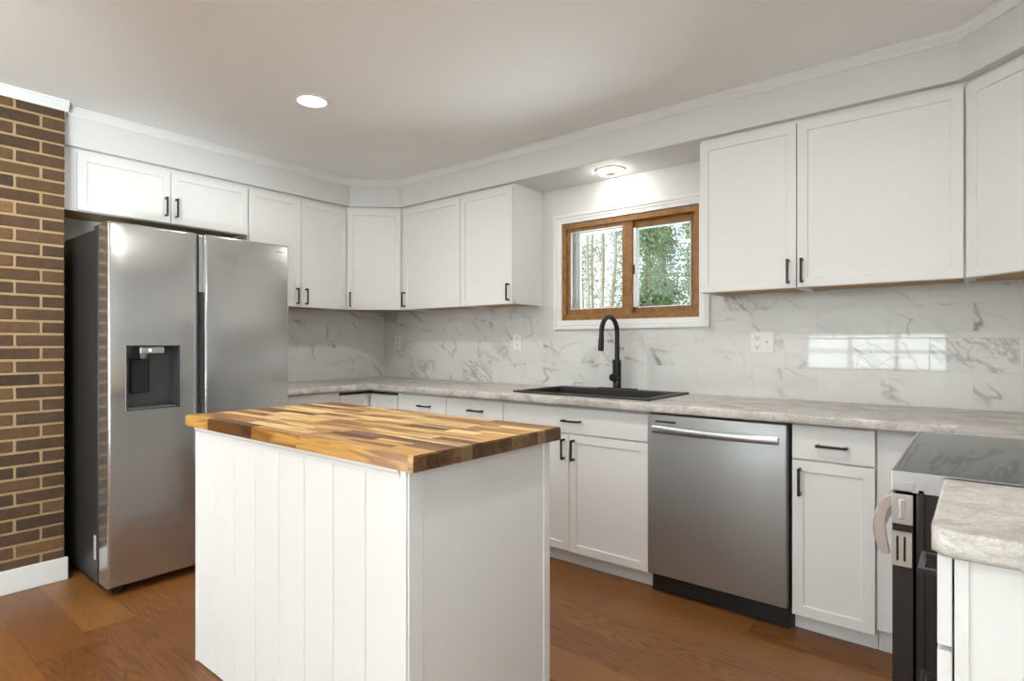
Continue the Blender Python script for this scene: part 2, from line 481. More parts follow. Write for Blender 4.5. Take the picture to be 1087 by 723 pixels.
def obj(name, bm, mats, parent=None, smooth=False):
    me = bpy.data.meshes.new(name)
    bm.to_mesh(me); bm.free()
    for m in (mats if isinstance(mats, (list, tuple)) else [mats]): me.materials.append(m)
    if smooth:
        for p in me.polygons: p.use_smooth = True
        try: me.set_sharp_from_angle(angle=math.radians(40))
        except Exception: pass
    o = bpy.data.objects.new(name, me); COL.objects.link(o)
    if parent: o.parent = parent
    return o


def NBM(): return bmesh.new()


def thing(name, label, cat, loc=(0, 0, 0), rotz=0.0, group=None):
    o = bpy.data.objects.new(name, None); COL.objects.link(o); o.empty_display_size = .1
    o.location = loc; o.rotation_euler = (0, 0, rotz); tag(o, label, cat, group); return o


def tag(o, label, cat, group=None):
    o['label'] = label; o['category'] = cat
    if group: o['group'] = group
    return o


def struct(name, bm, mats, label=None, smooth=False):
    o = obj(name, bm, mats, None, smooth); o['kind'] = 'structure'
    if label: o['label'] = label
    return o


# ------------------------------------------------------------------ room shell
RX = 4.63; RY = -6.6; CH = 2.438
b = NBM(); box(b, -.3, RX+.3, RY-.3, .16, -.12, 0); struct('floor', b, M['floor'], 'brown oak plank floor')
b = NBM(); box(b, -.3, RX+.3, RY-.3, .16, CH, CH+.12); struct('ceiling', b, M['ceiling'], 'plain white painted ceiling')
# window wall with an opening for the window
WX0, WX1, WZ0, WZ1 = 1.883, 2.817, 1.352, 1.993
b = NBM(); grid_slab(b, [-.15, WX0, WX1, RX+.15], [0, WZ0, WZ1, CH], lambda i, j: not (i == 1 and j == 1), 0.0, .15, 'y')
struct('wall_back', b, M['paint_wall'], 'pale painted wall with the window above the sink')
b = NBM(); grid_slab(b, [RY, DOOR_Y-1.0, DOOR_Y+.98, 0], [0, .06, 2.10, CH], lambda i, j: not (i == 1 and j == 1), -.15, 0, 'x'); struct('wall_left', b, M['paint_wall'], 'pale painted wall behind the refrigerator')
PD = (DOOR_Y-1.0, DOOR_Y+1.0, .06, 2.10)
b = NBM(); grid_slab(b, [RY, PD[0], PD[1], 0], [0, PD[2], PD[3], CH], lambda i, j: not (i == 1 and j == 1), RX, RX+.15, 'x')
struct('wall_right', b, M['paint_wall'], 'pale painted wall behind the range')
RW = (1.95, 3.75, .80, 1.38)
b = NBM(); grid_slab(b, [-.15, RW[0], RW[1], RX+.15], [0, RW[2], RW[3], CH], lambda i, j: not (i == 1 and j == 1), RY-.15, RY, 'y')
struct('wall_rear', b, M['paint_wall'], 'pale wall with a window opposite the sink')


def rear_window(name, x0, x1, z0, z1, nx, nz, label):
    b = NBM(); t = .05
    box(b, x0, x1, RY-.09, RY-.04, z0, z0+t); box(b, x0, x1, RY-.09, RY-.04, z1-t, z1)
    for i in range(nx+1):
        xx = x0 + (x1-x0-t)*i/nx; box(b, xx, xx+t, RY-.09, RY-.04, z0, z1)
    for j in range(1, nz):
        zz = z0 + (z1-z0-t)*j/nz; box(b, x0, x1, RY-.088, RY-.042, zz, zz+t)
    o = struct(name, b, M['trim'], label)
    b = NBM(); box(b, x0+.005, x1-.005, RY-.068, RY-.062, z0+.005, z1-.005); g = obj('pane', b, M['glass'], o)
    b = NBM(); s = .07
    box(b, x0-s, x1+s, RY, RY+.015, z1, z1+s); box(b, x0-s, x1+s, RY, RY+.015, z0-s, z0)
    box(b, x0-s, x0, RY, RY+.015, z0, z1); box(b, x1, x1+s, RY, RY+.015, z0, z1)
    obj('casing', b, M['trim'], o)


rear_window('window_2', *RW, 3, 2, 'wide white window opposite the sink')
# made-up patio doors behind the camera, added to let fill light in
for name, side, xw in (('door_1', 1, RX), ('door_2', -1, 0.0)):
    t_ = .07; b = NBM(); xa, xb = sorted((xw+side*.04, xw+side*.10))
    box(b, xa, xb, PD[0], PD[1], PD[2], PD[2]+t_); box(b, xa, xb, PD[0], PD[1], PD[3]-t_, PD[3])
    for yy in (PD[0], (PD[0]+PD[1]-t_)/2, PD[1]-t_): box(b, xa, xb, yy, yy+t_, PD[2], PD[3])
    pdr = struct(name, b, M['trim'], 'white sliding patio door')
    b = NBM(); box(b, xw+side*.069-.003, xw+side*.069+.003, PD[0]+.01, PD[1]-.01, PD[2]+.01, PD[3]-.01); obj('pane', b, M['glass'], pdr)
    b = NBM(); k_ = .06; xa, xb = sorted((xw, xw-side*.015)); y1 = PD[1] + (k_ if side > 0 else -.005)
    box(b, xa, xb, PD[0]-k_, y1, PD[3], PD[3]+k_); box(b, xa, xb, PD[0]-k_, PD[0], 0, PD[3])
    if side > 0: box(b, xa, xb, PD[1], y1, 0, PD[3])
    obj('casing', b, M['trim'], pdr)

# brick wall: every brick modelled, mortar behind
BX, BE = .412, -2.364
b = NBM(); box(b, 0, BX-.006, -4.25, BE-.002, 0, CH)
wb = struct('wall_brick', b, [M['mortar']], 'brown brick wall beside the refrigerator')
b = NBM(); cl = b.loops.layers.float_color.new('stave')
rowh = .0643; bl = .203
nrow = int(CH/rowh)+1
for r in range(-1, nrow):
    z0 = max(0, r*rowh + .029 + .0062); z1 = min(r*rowh + .029 + rowh - .0062, CH)
    if z1-z0 < .015: continue
    y = BE + (0 if (r % 2 == 0) else 0)
    first = True
    while y > -4.22:
        L = bl if not (first and r % 2 == 1) else bl/2
        y0 = max(y - L + .0125, -4.25); y1 = y
        j = random.uniform(-.0015, .0015)
        t = bmesh.new(); bmesh.ops.create_cube(t, size=1)
        for v in t.verts:
            v.co = Vector((BX-.05 + (v.co.x)*.1 + j, (y0+y1)/2 + v.co.y*(y1-y0) + random.uniform(-.0012, .0012), (z0+z1)/2 + v.co.z*(z1-z0) + random.uniform(-.001, .001)))
        bmesh.ops.bevel(t, geom=t.edges[:], offset=.003, segments=1, affect='EDGES')
        ct = t.loops.layers.float_color.new('stave'); g = min(1, max(0, random.gauss(.45, .22))); q = random.random()
        for f in t.faces:
            for lp in f.loops: lp[ct] = (q, g, q, 1)
        merge(b, t)
        y -= L; first = False
bo = obj('bricks', b, M['brick'], wb)
b = NBM()
box(b, BX, BX+.016, -6.6, BE+.012, 0, .115, .004)
struct('baseboard_left', b, M['trim'], 'white baseboard along the brick wall')
b = NBM(); box(b, 0, RX, RY, RY+.014, 0, .11, .003); struct('baseboard_rear', b, M['trim'])

# soffit and crown moulding
SZ = 2.2427; SD = .349
sof = [(SD, -2.352), (SD, -.602), (.613, -.345), (3.982, -.345), (4.262, -.628), (4.262, -2.45)]
b = NBM(); prism(b, [(0, -2.352)] + sof + [(RX, -2.45), (RX, 0), (0, 0)], 'z', SZ, CH)
struct('soffit', b, M['paint_wall'], 'painted soffit above the wall cabinets')
crown = [(0, CH-.042), (.006, CH-.042), (.010, CH-.030), (.022, CH-.020), (.026, CH-.008), (.032, CH-.006), (.032, CH), (0, CH)]
b = NBM(); sweep(b, sof, crown)
struct('trim_1', b, M['trim'], 'white crown moulding along the soffit', True)
b = NBM(); sweep(b, [(BX, RY), (BX, -2.35)], [(0, CH-.048), (.006, CH-.048), (.010, CH-.036), (.024, CH-.022), (.028, CH-.010), (.034, CH-.007), (.034, CH), (0, CH)])
struct('trim_2', b, M['trim'], 'white crown moulding over the brick wall', True)

# backsplash tile
TZ0, TZ1 = .915, 1.463
CX0, CX1, CZ0, CZ1 = 1.824, 2.876, 1.297, 2.057     # window casing outline
b = NBM(); grid_slab(b, [.008, CX0, CX1, RX], [TZ0, CZ0, TZ1], lambda i, j: not (i == 1 and j == 1), -.008, 0, 'y')
struct('trim_tile_back', b, M['tile_x'], 'white marble tile backsplash under the window')
b = NBM(); box(b, 0, .008, -1.40, 0, TZ0, TZ1); struct('trim_tile_left', b, M['tile_y'], 'white marble tile backsplash beside the refrigerator')
b = NBM(); box(b, RX-.008, RX, -2.2, -.008, TZ0, TZ1); struct('trim_tile_right', b, M['tile_y'], 'white marble tile backsplash behind the range')

# ------------------------------------------------------------------ window over the sink
win = bpy.data.objects.new('window_1', None); COL.objects.link(win); win['kind'] = 'structure'
win['label'] = 'honey oak sliding window above the sink'; win.location = (0, 0, 0)
b = NBM(); c0 = .056


def picture_frame(b, x0, x1, z0, z1, wd, y0, y1, bev=0.0, wb_=None, wt=None):
    wb2 = wb_ or wd; wt2 = wt or wd
    for pts in ([(x0, z0), (x1, z0), (x1-wd, z0+wb2), (x0+wd, z0+wb2)], [(x0, z1), (x1, z1), (x1-wd, z1-wt2), (x0+wd, z1-wt2)],
                [(x0, z0), (x0, z1), (x0+wd, z1-wt2), (x0+wd, z0+wb2)], [(x1, z0), (x1, z1), (x1-wd, z1-wt2), (x1-wd, z0+wb2)]):
        prism(b, pts, 'y', y0, y1, 0, bev)


picture_frame(b, CX0, CX1, CZ0, CZ1, .059, -.022, 0)
picture_frame(b, CX0, CX1, CZ0, CZ1, .018, -.030, -.020, .002)
picture_frame(b, CX0+.024, CX1-.024, CZ0+.024, CZ1-.024, .012, -.026, -.020, .002)
obj('casing', b, M['trim'], win)
b = NBM()
picture_frame(b, WX0, WX1, WZ0, WZ1, .034, -.016, .06, .002)          # oak frame
box(b, WX0+.03, WX1-.03, -.006, .056, WZ0+.03, WZ0+.040, .002)
obj('frame', b, M['oak'], win)
# nearer sliding sash with the meeting stile
b = NBM(); sx0, sx1 = WX0+.030, 2.392
picture_frame(b, sx0, sx1, WZ0+.031, WZ1-.022, .026, -.002, .028, .002, .046, .030)
box(b, 2.322, 2.390, -.004, .036, WZ0+.031, WZ1-.022, .003)
obj('sash', b, M['oak'], win)
b = NBM(); box(b, sx0+.02, 2.325, .012, .016, WZ0+.07, WZ1-.045); obj('pane', b, M['glass'], win)
b = NBM(); picture_frame(b, sx0+.022, 2.326, WZ0+.076, WZ1-.048, .006, .004, .02); obj('gasket', b, M['gasket'], win)
# farther fixed sash
b = NBM(); fx0, fx1 = 2.36, WX1-.034
picture_frame(b, fx0, fx1, WZ0+.034, WZ1-.03, .034, .034, .058, .002, .040, .046)
obj('sash', b, M['oak'], win)
b = NBM(); box(b, fx0+.03, fx1-.03, .042, .046, WZ0+.07, WZ1-.07); obj('pane', b, M['glass'], win)
b = NBM(); picture_frame(b, fx0+.034, fx1-.034, WZ0+.074, WZ1-.076, .006, .030, .05)
box(b, 2.388, 2.412, .010, .05, WZ0+.075, WZ1-.076, .002)
obj('gasket', b, M['gasket'], win)
b = NBM(); picture_frame(b, WX0, WX1, WZ0, WZ1, .05, .085, .15); box(b, WX0+.05, WX0+.075, .09, .11, WZ0, WZ1)
obj('outer_frame', b, M['gasket'], win)
b = NBM(); box(b, 2.393, 2.402, .004, .024, 1.63, 1.69, .002); box(b, 2.39, 2.408, .010, .018, 1.65, 1.665, .002); obj('latch', b, M['dark_hw'], win)

# ------------------------------------------------------------------ cabinets
# local frame of a cabinet: x along its front, front of the carcass at y = 0, doors towards -y, z from its underside
def door_mesh(x0, x1, z0, z1, y=-.020, t=.019, rail=.057, rec=.007, slab=False):
    b = bmesh.new(); bmesh.ops.create_cube(b, size=1)
    for v in b.verts:
        v.co = Vector(((x0+x1)/2 + v.co.x*(x1-x0), y + t/2 + v.co.y*t, (z0+z1)/2 + v.co.z*(z1-z0)))
    bmesh.ops.bevel(b, geom=b.edges[:], offset=.0018, segments=2, profile=.5, affect='EDGES')
    if not slab:
        b.faces.ensure_lookup_table()
        f = max((f for f in b.faces if f.normal.y < -.9), key=lambda f: f.calc_area())
        bmesh.ops.inset_region(b, faces=[f], thickness=rail, depth=0)
        bmesh.ops.inset_region(b, faces=[f], thickness=.0035, depth=-rec)
    return b


def pull(parent, x, z, vertical=True, y=-.020, L=.112, name='handle'):
    b = NBM(); h = L/2; s = .0052; st = .030
    if vertical:
        box(b, x-s, x+s, y-st-.004, y-st+.004, z-h, z+h, .0016)
        for q in (-1, 1): box(b, x-s, x+s, y-st, y+.0005, z+q*(h-.006)-.006, z+q*(h-.006)+.006, .0014)
    else:
        box(b, x-h, x+h, y-st-.004, y-st+.004, z-s, z+s, .0016)
        for q in (-1, 1): box(b, x+q*(h-.006)-.006, x+q*(h-.006)+.006, y-st, y+.0005, z-s, z+s, .0014)
    return obj(name, b, M['black_metal'], parent)


def wall_cabinet(label, loc, rotz, w, doors, h=.7797, dz0=.0, dz1=.759, depth=.305, left_stile=0.0, carcass_pts=None, group='white shaker wall cabinets'):
    """doors: (x0, x1, handle x or None)"""
    t = thing('wall_cabinet', label, 'cabinet', loc, rotz, group)
    b = NBM()
    if carcass_pts: prism(b, carcass_pts, 'z', .012, h)
    else: box(b, 0, w, 0, depth, .012, h)
    box(b, 0, .016, .0005, depth if not carcass_pts else .05, 0, .0125); box(b, w-.016, w, .0005, depth if not carcass_pts else .05, 0, .0125)
    box(b, 0, w, 0, .018, 0, .0125)
    obj('carcass', b, M['cab'], t)
    b = NBM()
    if carcass_pts:
        cx_ = sum(p[0] for p in carcass_pts)/len(carcass_pts); cy_ = sum(p[1] for p in carcass_pts)/len(carcass_pts)
        prism(b, [(cx_+(p[0]-cx_)*.93, cy_+(p[1]-cy_)*.93) for p in carcass_pts], 'z', .008, .013)
    else: box(b, .016, w-.016, .018, depth-.004, .008, .013)
    obj('underside', b, M['cab_under'], t)
    for x0, x1, hx in doors:
        d = obj('door', door_mesh(x0, x1, dz0, dz1), M['cab'], t)
        if hx is not None: pull(d, hx, dz0+.075)
    return t


UZ = 1.463
# over the refrigerator
t = wall_cabinet('short white two-door cabinet above the stainless refrigerator', (.305, -2.348, 1.912), PI/2, .980,
                 [(.060, .513, .486), (.517, .978, .543)], h=.3307, dz0=.003, dz1=.310)
for d in t.children:
    if d.name.startswith('door'):
        for hnd in d.children: hnd.location = (0, 0, .018)
wall_cabinet('white two-door wall cabinet between refrigerator cabinet and corner cabinet', (.305, -1.366, UZ), PI/2, .756,
             [(.004, .376, .343), (.380, .752, .413)])
# corner cabinet, door across the corner
s2 = math.sqrt(.5)


def corner_pts(rot, o, pts):
    c, s = math.cos(-rot), math.sin(-rot)
    return [((p[0]-o[0])*c - (p[1]-o[1])*s, (p[0]-o[0])*s + (p[1]-o[1])*c) for p in pts]


o = (.305, -.608); pts = [(.305, -.608), (.61, -.303), (.61, 0), (0, 0), (0, -.608)]
wl = math.hypot(.305, .305)
wall_cabinet('white corner wall cabinet with one narrow door set diagonally', (o[0], o[1], UZ), PI/4, wl,
             [(.016, wl-.016, .042)], carcass_pts=corner_pts(PI/4, o, pts))
wall_cabinet('white single-door wall cabinet beside the corner one, pull on its corner side', (.612, -.305, UZ), 0, .626,
             [(.022, .624, .046)])
wall_cabinet('white single-door wall cabinet next to the window, tall pull nearest the window', (1.238, -.305, UZ), 0, .469,
             [(.003, .466, .440)])
wall_cabinet('narrower white wall cabinet past the window, its edge against the window casing', (2.934, -.305, UZ), 0, .457,
             [(.003, .455, .423)])
wall_cabinet('widest white single-door wall cabinet, above the marble tile and dishwasher', (3.391, -.305, UZ), 0, .6215,
             [(.003, .606, .024)])
o = (4.013, -.303); pts = [(4.013, -.303), (4.325, -.615), (RX, -.615), (RX, 0), (4.013, 0)]
wr = math.hypot(.312, .312)
wall_cabinet('white corner wall cabinet above the range, door angled across the corner', (o[0], o[1], UZ), -PI/4, wr,
             [(.008, wr-.008, wr-.03)], carcass_pts=corner_pts(-PI/4, o, pts))

# base cabinets
BG = 'white shaker base cabinets'


def base_cabinet(label, loc, rotz, w, fronts, depth=.58, h=.873, toe=.098, group=BG, toe_in=.062, sink=False):
    """fronts: (kind, x0, x1, z0, z1, handle)"""
    t = thing('base_cabinet', label, 'cabinet', loc, rotz, group)
    b = NBM(); box(b, 0, w, 0, depth, toe, .62 if sink else h)
    if sink: grid_slab(b, [0, .018, w-.018, w], [0, .018, depth-.012, depth], lambda i, j: not (i == 1 and j == 1), .62, h)
    obj('carcass', b, M['cab'], t)
    b = NBM(); box(b, 0, w, toe_in-.012, toe_in, 0, toe+.002); obj('toe_kick', b, M['cab'], t)
    for kind, x0, x1, z0, z1, hd in fronts:
        nm = 'drawer' if kind in ('drawer', 'false') else 'door'
        d = obj('drawer_front' if nm == 'drawer' else 'door', door_mesh(x0, x1, z0, z1, slab=(nm == 'drawer')), M['cab'], t)
        if hd: pull(d, hd[0], hd[1], hd[2])
    return t


FY = -.600
DR0, DR1, D0, D1 = .724, .860, .088, .716
# run along the refrigerator wall
base_cabinet('plain white base cabinet between the refrigerator and the corner cabinet', (.600, -1.383, 0), PI/2, .508,
             [('drawer', .004, .504, DR0, DR1+.006, None), ('door', .004, .252, D0, D1, (.225, .64, True)), ('door', .256, .504, D0, D1, (.283, .64, True))])
# corner base, two leaves meeting in the inner corner
t = thing('base_cabinet', 'white corner base cabinet with two door leaves meeting at the inner corner', 'cabinet', (0, 0, 0), 0, BG)
b = NBM(); prism(b, [(.02, -.872), (.600, -.872), (.600, -.600), (.925, -.600), (.925, -.02), (.02, -.02)], 'z', .098, .873); obj('carcass', b, M['cab'], t)
b = NBM(); box(b, .53, .545, -.872, -.545, 0, .1); box(b, .53, .925, -.56, -.545, 0, .1); obj('toe_kick', b, M['cab'], t)
bm_ = door_mesh(-.868, -.626, D0, .842); bmesh.ops.transform(bm_, matrix=Matrix.Translation((.600, 0, 0)) @ Matrix.Rotation(PI/2, 4, 'Z'), verts=bm_.verts)
obj('door', bm_, M['cab'], t)
bm_ = door_mesh(.626, .918, D0, .842); bmesh.ops.transform(bm_, matrix=Matrix.Translation((0, -.600, 0)), verts=bm_.verts)
obj('door', bm_, M['cab'], t)
b = NBM(); box(b, .6005, .604, -.868, -.604, .845, .862); box(b, .604, .920, -.604, -.6005, .845, .862); obj('painted_gap_shade', b, M['slot'], t)  # dark strip standing in for the shade in the gap above the leaves
base_cabinet('white drawer base cabinet beside the corner cabinet', (.928, FY, 0), 0, .472,
             [('drawer', .004, .470, DR0, DR1, (.277, .792, False)), ('door', .004, .470, D0, D1, (.05, .64, True))])
base_cabinet('white drawer base cabinet beside the sink cabinet', (1.400, FY, 0), 0, .472,
             [('drawer', .004, .470, DR0, DR1, (.262, .795, False)), ('door', .004, .470, D0, D1, (.44, .64, True))])
base_cabinet('wide white sink base cabinet with a false front over two doors', (1.872, FY, 0), 0, .924,
             [('false', .004, .920, DR0, DR1, (.484, .790, False)), ('door', .004, .461, D0, D1, (.432, .636, True)), ('door', .465, .920, D0, D1, (.494, .636, True))], sink=True)
base_cabinet('narrow white drawer base cabinet between the dishwasher and the range', (3.437, FY, 0), 0, .300,
             [('drawer', .003, .297, .728, .868, (.151, .790, False)), ('door', .003, .297, .080, .720, (.034, .635, True))])
t = thing('filler_panel', 'flat white filler panel between the narrow base cabinet and the range', 'panel', (3.739, -.60, 0), 0)
b = NBM(); box(b, 0, .24, -.004, .015, .098, .874, .001); obj('face', b, M['cab'], t)
b = NBM(); box(b, 0, .24, .050, .062, 0, .1); obj('toe_kick', b, M['cab'], t)

# drawer base under the short worktop
t = thing('base_cabinet', 'white drawer cabinet with flat end panel under the short grey worktop', 'cabinet', (4.012, -2.08, 0), 0, BG)
b = NBM(); box(b, 0, RX-4.012-.012, 0, .36, .098, .873)
box(b, .0, .018, -.004, 0, .0, .873, .001)
obj('carcass', b, M['cab'], t)
b = NBM(); box(b, .06, .072, 0, .36, 0, .1); box(b, .06, RX-4.012-.012, .0, .012, 0, .1); obj('toe_kick', b, M['cab'], t)
for z0, z1 in ((.724, .866), (.415, .716), (.105, .407)):
    b = NBM(); box(b, -.022, -.003, .003, .357, z0, z1, .0018); d = obj('drawer_front', b, M['cab'], t)
    bb = NBM(); zc = (z0+z1)/2
    box(bb, -.056, -.048, .124, .236, zc-.005, zc+.005, .0015)
    for q in (.126, .222): box(bb, -.052, -.0215, q, q+.012, zc-.005, zc+.005, .0014)
    obj('handle', bb, M['black_metal'], d)

# ------------------------------------------------------------------ worktops
CT0, CT1 = .8755, .9165
CF = -.668
SX0, SX1, SY0, SY1 = 1.925, 2.745, -.545, -.060       # hole for the sink
b = NBM()
xs = [.009, -CF, SX0, SX1, 3.983, RX-.009]; ys = [-1.383, -.905, CF, SY0, SY1, -.009]


def inc(i, j):
    if i == 2 and j == 3: return False
    if j >= 2: return True
    if i == 0: return True
    return i == 4 and j == 1


def fe(a, c):
    if abs(a.z-c.z) > 1e-6: return False
    def on(k, v): return abs(a[k]-v) < 1e-5 and abs(c[k]-v) < 1e-5
    return (on(1, CF) and min(a.x, c.x) > -CF-1e-4 and max(a.x, c.x) < 3.9831) or (on(0, -CF) and max(a.y, c.y) < CF+1e-4) or (on(0, 3.983) and max(a.y, c.y) < CF+1e-4)


grid_slab(b, xs, ys, inc, CT0, CT1, 'z', 0, fe, .010, 4)
tag(obj('countertop', b, M['counter'], None, True), 'long grey-beige stone-look worktop running along both walls under the window', 'countertop')
b = NBM()
t_ = bmesh.new()
r_ = .028; px0, px1, py0, py1 = 3.983, RX-.009, -2.116, -1.695
pts = [(px1, py0), (px1, py1), (px0, py1)] + [(px0 + r_ - r_*math.cos(a), py0 + r_ - r_*math.sin(a)) for a in [k*PI/2/6 for k in range(7)]]
n = len(pts)
v0 = [t_.verts.new((p[0], p[1], CT0)) for p in pts]; v1 = [t_.verts.new((p[0], p[1], CT1)) for p in pts]
t_.faces.new(v0[::-1]); t_.faces.new(v1)
for i in range(n): t_.faces.new((v0[i], v0[(i+1) % n], v1[(i+1) % n], v1[i]))
es = [e for e in t_.edges if abs(e.verts[0].co.z-e.verts[1].co.z) < 1e-6 and not (e.verts[0].co.x > px1-.01 and e.verts[1].co.x > px1-.01) and not (e.verts[0].co.y > py1-.01 and e.verts[1].co.y > py1-.01)]
bmesh.ops.bevel(t_, geom=es, offset=.009, segments=4, profile=.5, affect='EDGES')
merge(b, t_)
tag(obj('countertop', b, M['counter'], None, True), 'short pale grey stone-look worktop with rounded corner in front of the range', 'countertop')

# ------------------------------------------------------------------ sink and tap
t = thing('kitchen_sink', 'black drop-in single-bowl sink set in the worktop under the window', 'sink', (2.335, -.30, CT1))
X0, X1, Y0, Y1 = -.432, .432, -.262, .258
b = NBM()
ix0, ix1, iy0, iy1 = X0+.035, X1-.035, Y0+.032, Y1-.085
grid_slab(b, [X0, ix0, ix1, X1], [Y0, iy0, iy1, Y1], lambda i, j: not (i == 1 and j == 1), .0002, .011, 'z', 0,
          lambda a, c: abs(a.z-.011) < 1e-4 and abs(c.z-.011) < 1e-4, .004, 3)
obj('rim', b, M['sink'], t, True)
b = NBM(); zb = -.215; th = .006
hx, hy = .012, .012
prism(b, [(ix0-.006, .004), (ix0, .004), (ix0+hx, zb), (ix1-hx, zb), (ix1, .004), (ix1+.006, .004), (ix1-hx+.006, zb-th), (ix0+hx-.006, zb-th)], 'y', iy0+.0, iy1-.0)
prism(b, [(iy0-.006, .004), (iy0, .004), (iy0+hy, zb), (iy0+hy-.006, zb-th)], 'x', ix0, ix1)
prism(b, [(iy1+.006, .004), (iy1, .004), (iy1-hy, zb), (iy1-hy+.006, zb-th)], 'x', ix0, ix1)
obj('basin', b, M['sink'], t)
b = NBM(); lathe(b, [(.0, .004), (.03, .004), (.044, .002), (.046, 0.0), (.0, 0.0)], (0, 0, zb)); obj('drain', b, M['steel_bright'], t, True)

t = thing('kitchen_faucet', 'matte black gooseneck pull-down tap standing behind the black sink', 'faucet', (2.333, -.085, CT1+.011))
b = NBM(); box(b, -.125, .125, -.027, .027, 0, .007, .003); obj('base_plate', b, M['black_metal'], t)
b = NBM(); lathe(b, [(0, .007), (.025, .007), (.026, .010), (.0245, .016), (.0245, .172), (.023, .176), (0, .176)]); obj('body', b, M['black_metal'], t, True)
b = NBM(); R_ = .094; zt_ = .341; pts = [(0, 0, .174), (0, 0, .22), (0, 0, .28), (0, 0, zt_)]
for k in range(1, 15):
    a = PI*k/15*1.0; pts.append((0, -R_+R_*math.cos(a), zt_+R_*math.sin(a)))
pts.append((0, -2*R_, zt_)); pts.append((0, -2*R_-.002, zt_-.03))
tube(b, pts, .0142, 18); obj('neck', b, M['black_metal'], t, True)
b = NBM(); yy = -2*R_-.002
tube(b, [(0, yy, zt_-.028), (0, yy-.002, zt_-.05), (0, yy-.005, zt_-.100), (0, yy-.006, zt_-.108)], [.0150, .0165, .0170, .0155], 20)
box(b, -.006, .006, yy-.0245, yy-.012, zt_-.080, zt_-.058, .002); obj('spray_head', b, M['black_metal'], t, True)
b = NBM(); tube(b, [(0, -.018, .072), (0, -.030, .072), (0, -.058, .072), (0, -.062, .072)], [.021, .0235, .0235, .021], 24)
h_ = obj('valve', b, M['black_metal'], t, True)
b = NBM(); tube(b, [(0, -.044, .090), (0, -.046, .13), (0, -.047, .178), (0, -.047, .181)], [.0052, .0058, .0060, .004], 12); obj('lever', b, M['black_metal'], h_, True)

# ------------------------------------------------------------------ refrigerator (local: built in room axes about its base)
FX, FYL, FYR = .86, -2.304, -1.390
t = thing('refrigerator', 'stainless side-by-side refrigerator with dark grey side beside the brick wall', 'refrigerator', (0, 0, 0))
b = NBM(); box(b, .05, .712, FYL, FYR, .035, 1.765, .004)
obj('cabinet_body', b, M['fridge_side'], t)
b = NBM()
for y0 in (FYL+.015, FYR-.095):
    b = NBM(); box(b, .60, .78, y0, y0+.08, 1.7655, 1.792, .004); obj('hinge_cover', b, M['grey_plastic'], t)
b = NBM(); box(b, .40, .712, -1.97, -1.72, 1.7655, 1.785, .004); obj('wiring_cover', b, M['grey_plastic'], t)
b = NBM(); box(b, .712, .732, FYL+.006, FYR-.006, .05, 1.768); obj('door_gasket', b, M['black_plastic'], t)
DZ0, DZ1, DXB = .043, 1.783, .734
# freezer door: hole for the dispenser
PY0, PY1, PZ0, PZ1 = -2.229, -1.990, .880, 1.195
b = NBM(); EY = -1.912


def frd(a, c):
    fx = abs(a.x-FX) < 1e-5 and abs(c.x-FX) < 1e-5
    if not fx: return False
    def on(k, v): return abs(a[k]-v) < 1e-5 and abs(c[k]-v) < 1e-5
    return on(1, FYL) or on(1, EY) or on(2, DZ0) or on(2, DZ1)


grid_slab(b, [FYL, PY0, PY1, EY], [DZ0, PZ0, PZ1, DZ1], lambda i, j: not (i == 1 and j == 1), DXB, FX, 'x', 0, frd, .012, 5)
d1 = obj('door', b, M['steel'], t, True)
b = NBM(); prism(b, [(DXB, EY-.001), (FX-.013, EY-.001), (FX-.020, EY+.012), (FX-.040, EY+.024), (DXB, EY+.024)], 'z', DZ0, DZ1-.004); obj('handle_edge', b, M['steel_bright'], d1, True)
b = NBM()
prism(b, [(PY0, PZ0), (PY1, PZ0), (PY1, PZ1), (PY0, PZ1)], 'x', DXB+.001, DXB+.012)
box(b, DXB+.012, FX-.001, PY1-.004, PY1, PZ0, PZ1); box(b, DXB+.012, FX-.001, PY0, PY0+.004, PZ0, PZ1)
box(b, DXB+.012, FX-.001, PY0, PY1, PZ1-.004, PZ1); box(b, DXB+.012, FX-.001, PY0, PY1, PZ0, PZ0+.006)
w1 = obj('dispenser_recess', b, M['grey_plastic'], d1)
b = NBM()
for (y0, y1, z0, z1) in ((PY0-.003, PY1+.003, PZ0-.004, PZ0), (PY0-.003, PY1+.003, PZ1, PZ1+.003), (PY0-.003, PY0, PZ0, PZ1), (PY1, PY1+.003, PZ0, PZ1)):
    box(b, FX-.004, FX+.0015, y0, y1, z0, z1)
obj('dispenser_trim', b, M['steel_bright'], d1)
b = NBM(); box(b, DXB+.012, FX-.012, PY0+.062, PY0+.172, PZ1-.042, PZ1-.006, .004); lathe(b, [(0, 0), (.017, 0), (.019, .006), (.024, .024), (0, .024)], (.80, PY0+.090, PZ1-.066))
obj('dispenser_head', b, M['steel_bright'], d1)
b = NBM(); box(b, FX-.0125, FX-.0110, PY0+.100, PY0+.113, PZ1-.030, PZ1-.018); obj('dispenser_icon', b, M['icon'], d1)
b = NBM(); box(b, DXB+.012, DXB+.028, PY0+.050, PY0+.132, PZ0+.075, PZ1-.070, .006); obj('dispenser_paddle', b, M['black_plastic'], d1)
b = NBM(); box(b, DXB+.02, FX-.004, PY0+.012, PY1-.012, PZ0+.006, PZ0+.010, .001); obj('drip_tray', b, M['steel_bright'], d1)
# fresh-food door
b = NBM(); RY0 = -1.866


def frd2(a, c):
    if not (abs(a.x-FX) < 1e-5 and abs(c.x-FX) < 1e-5): return False
    return True


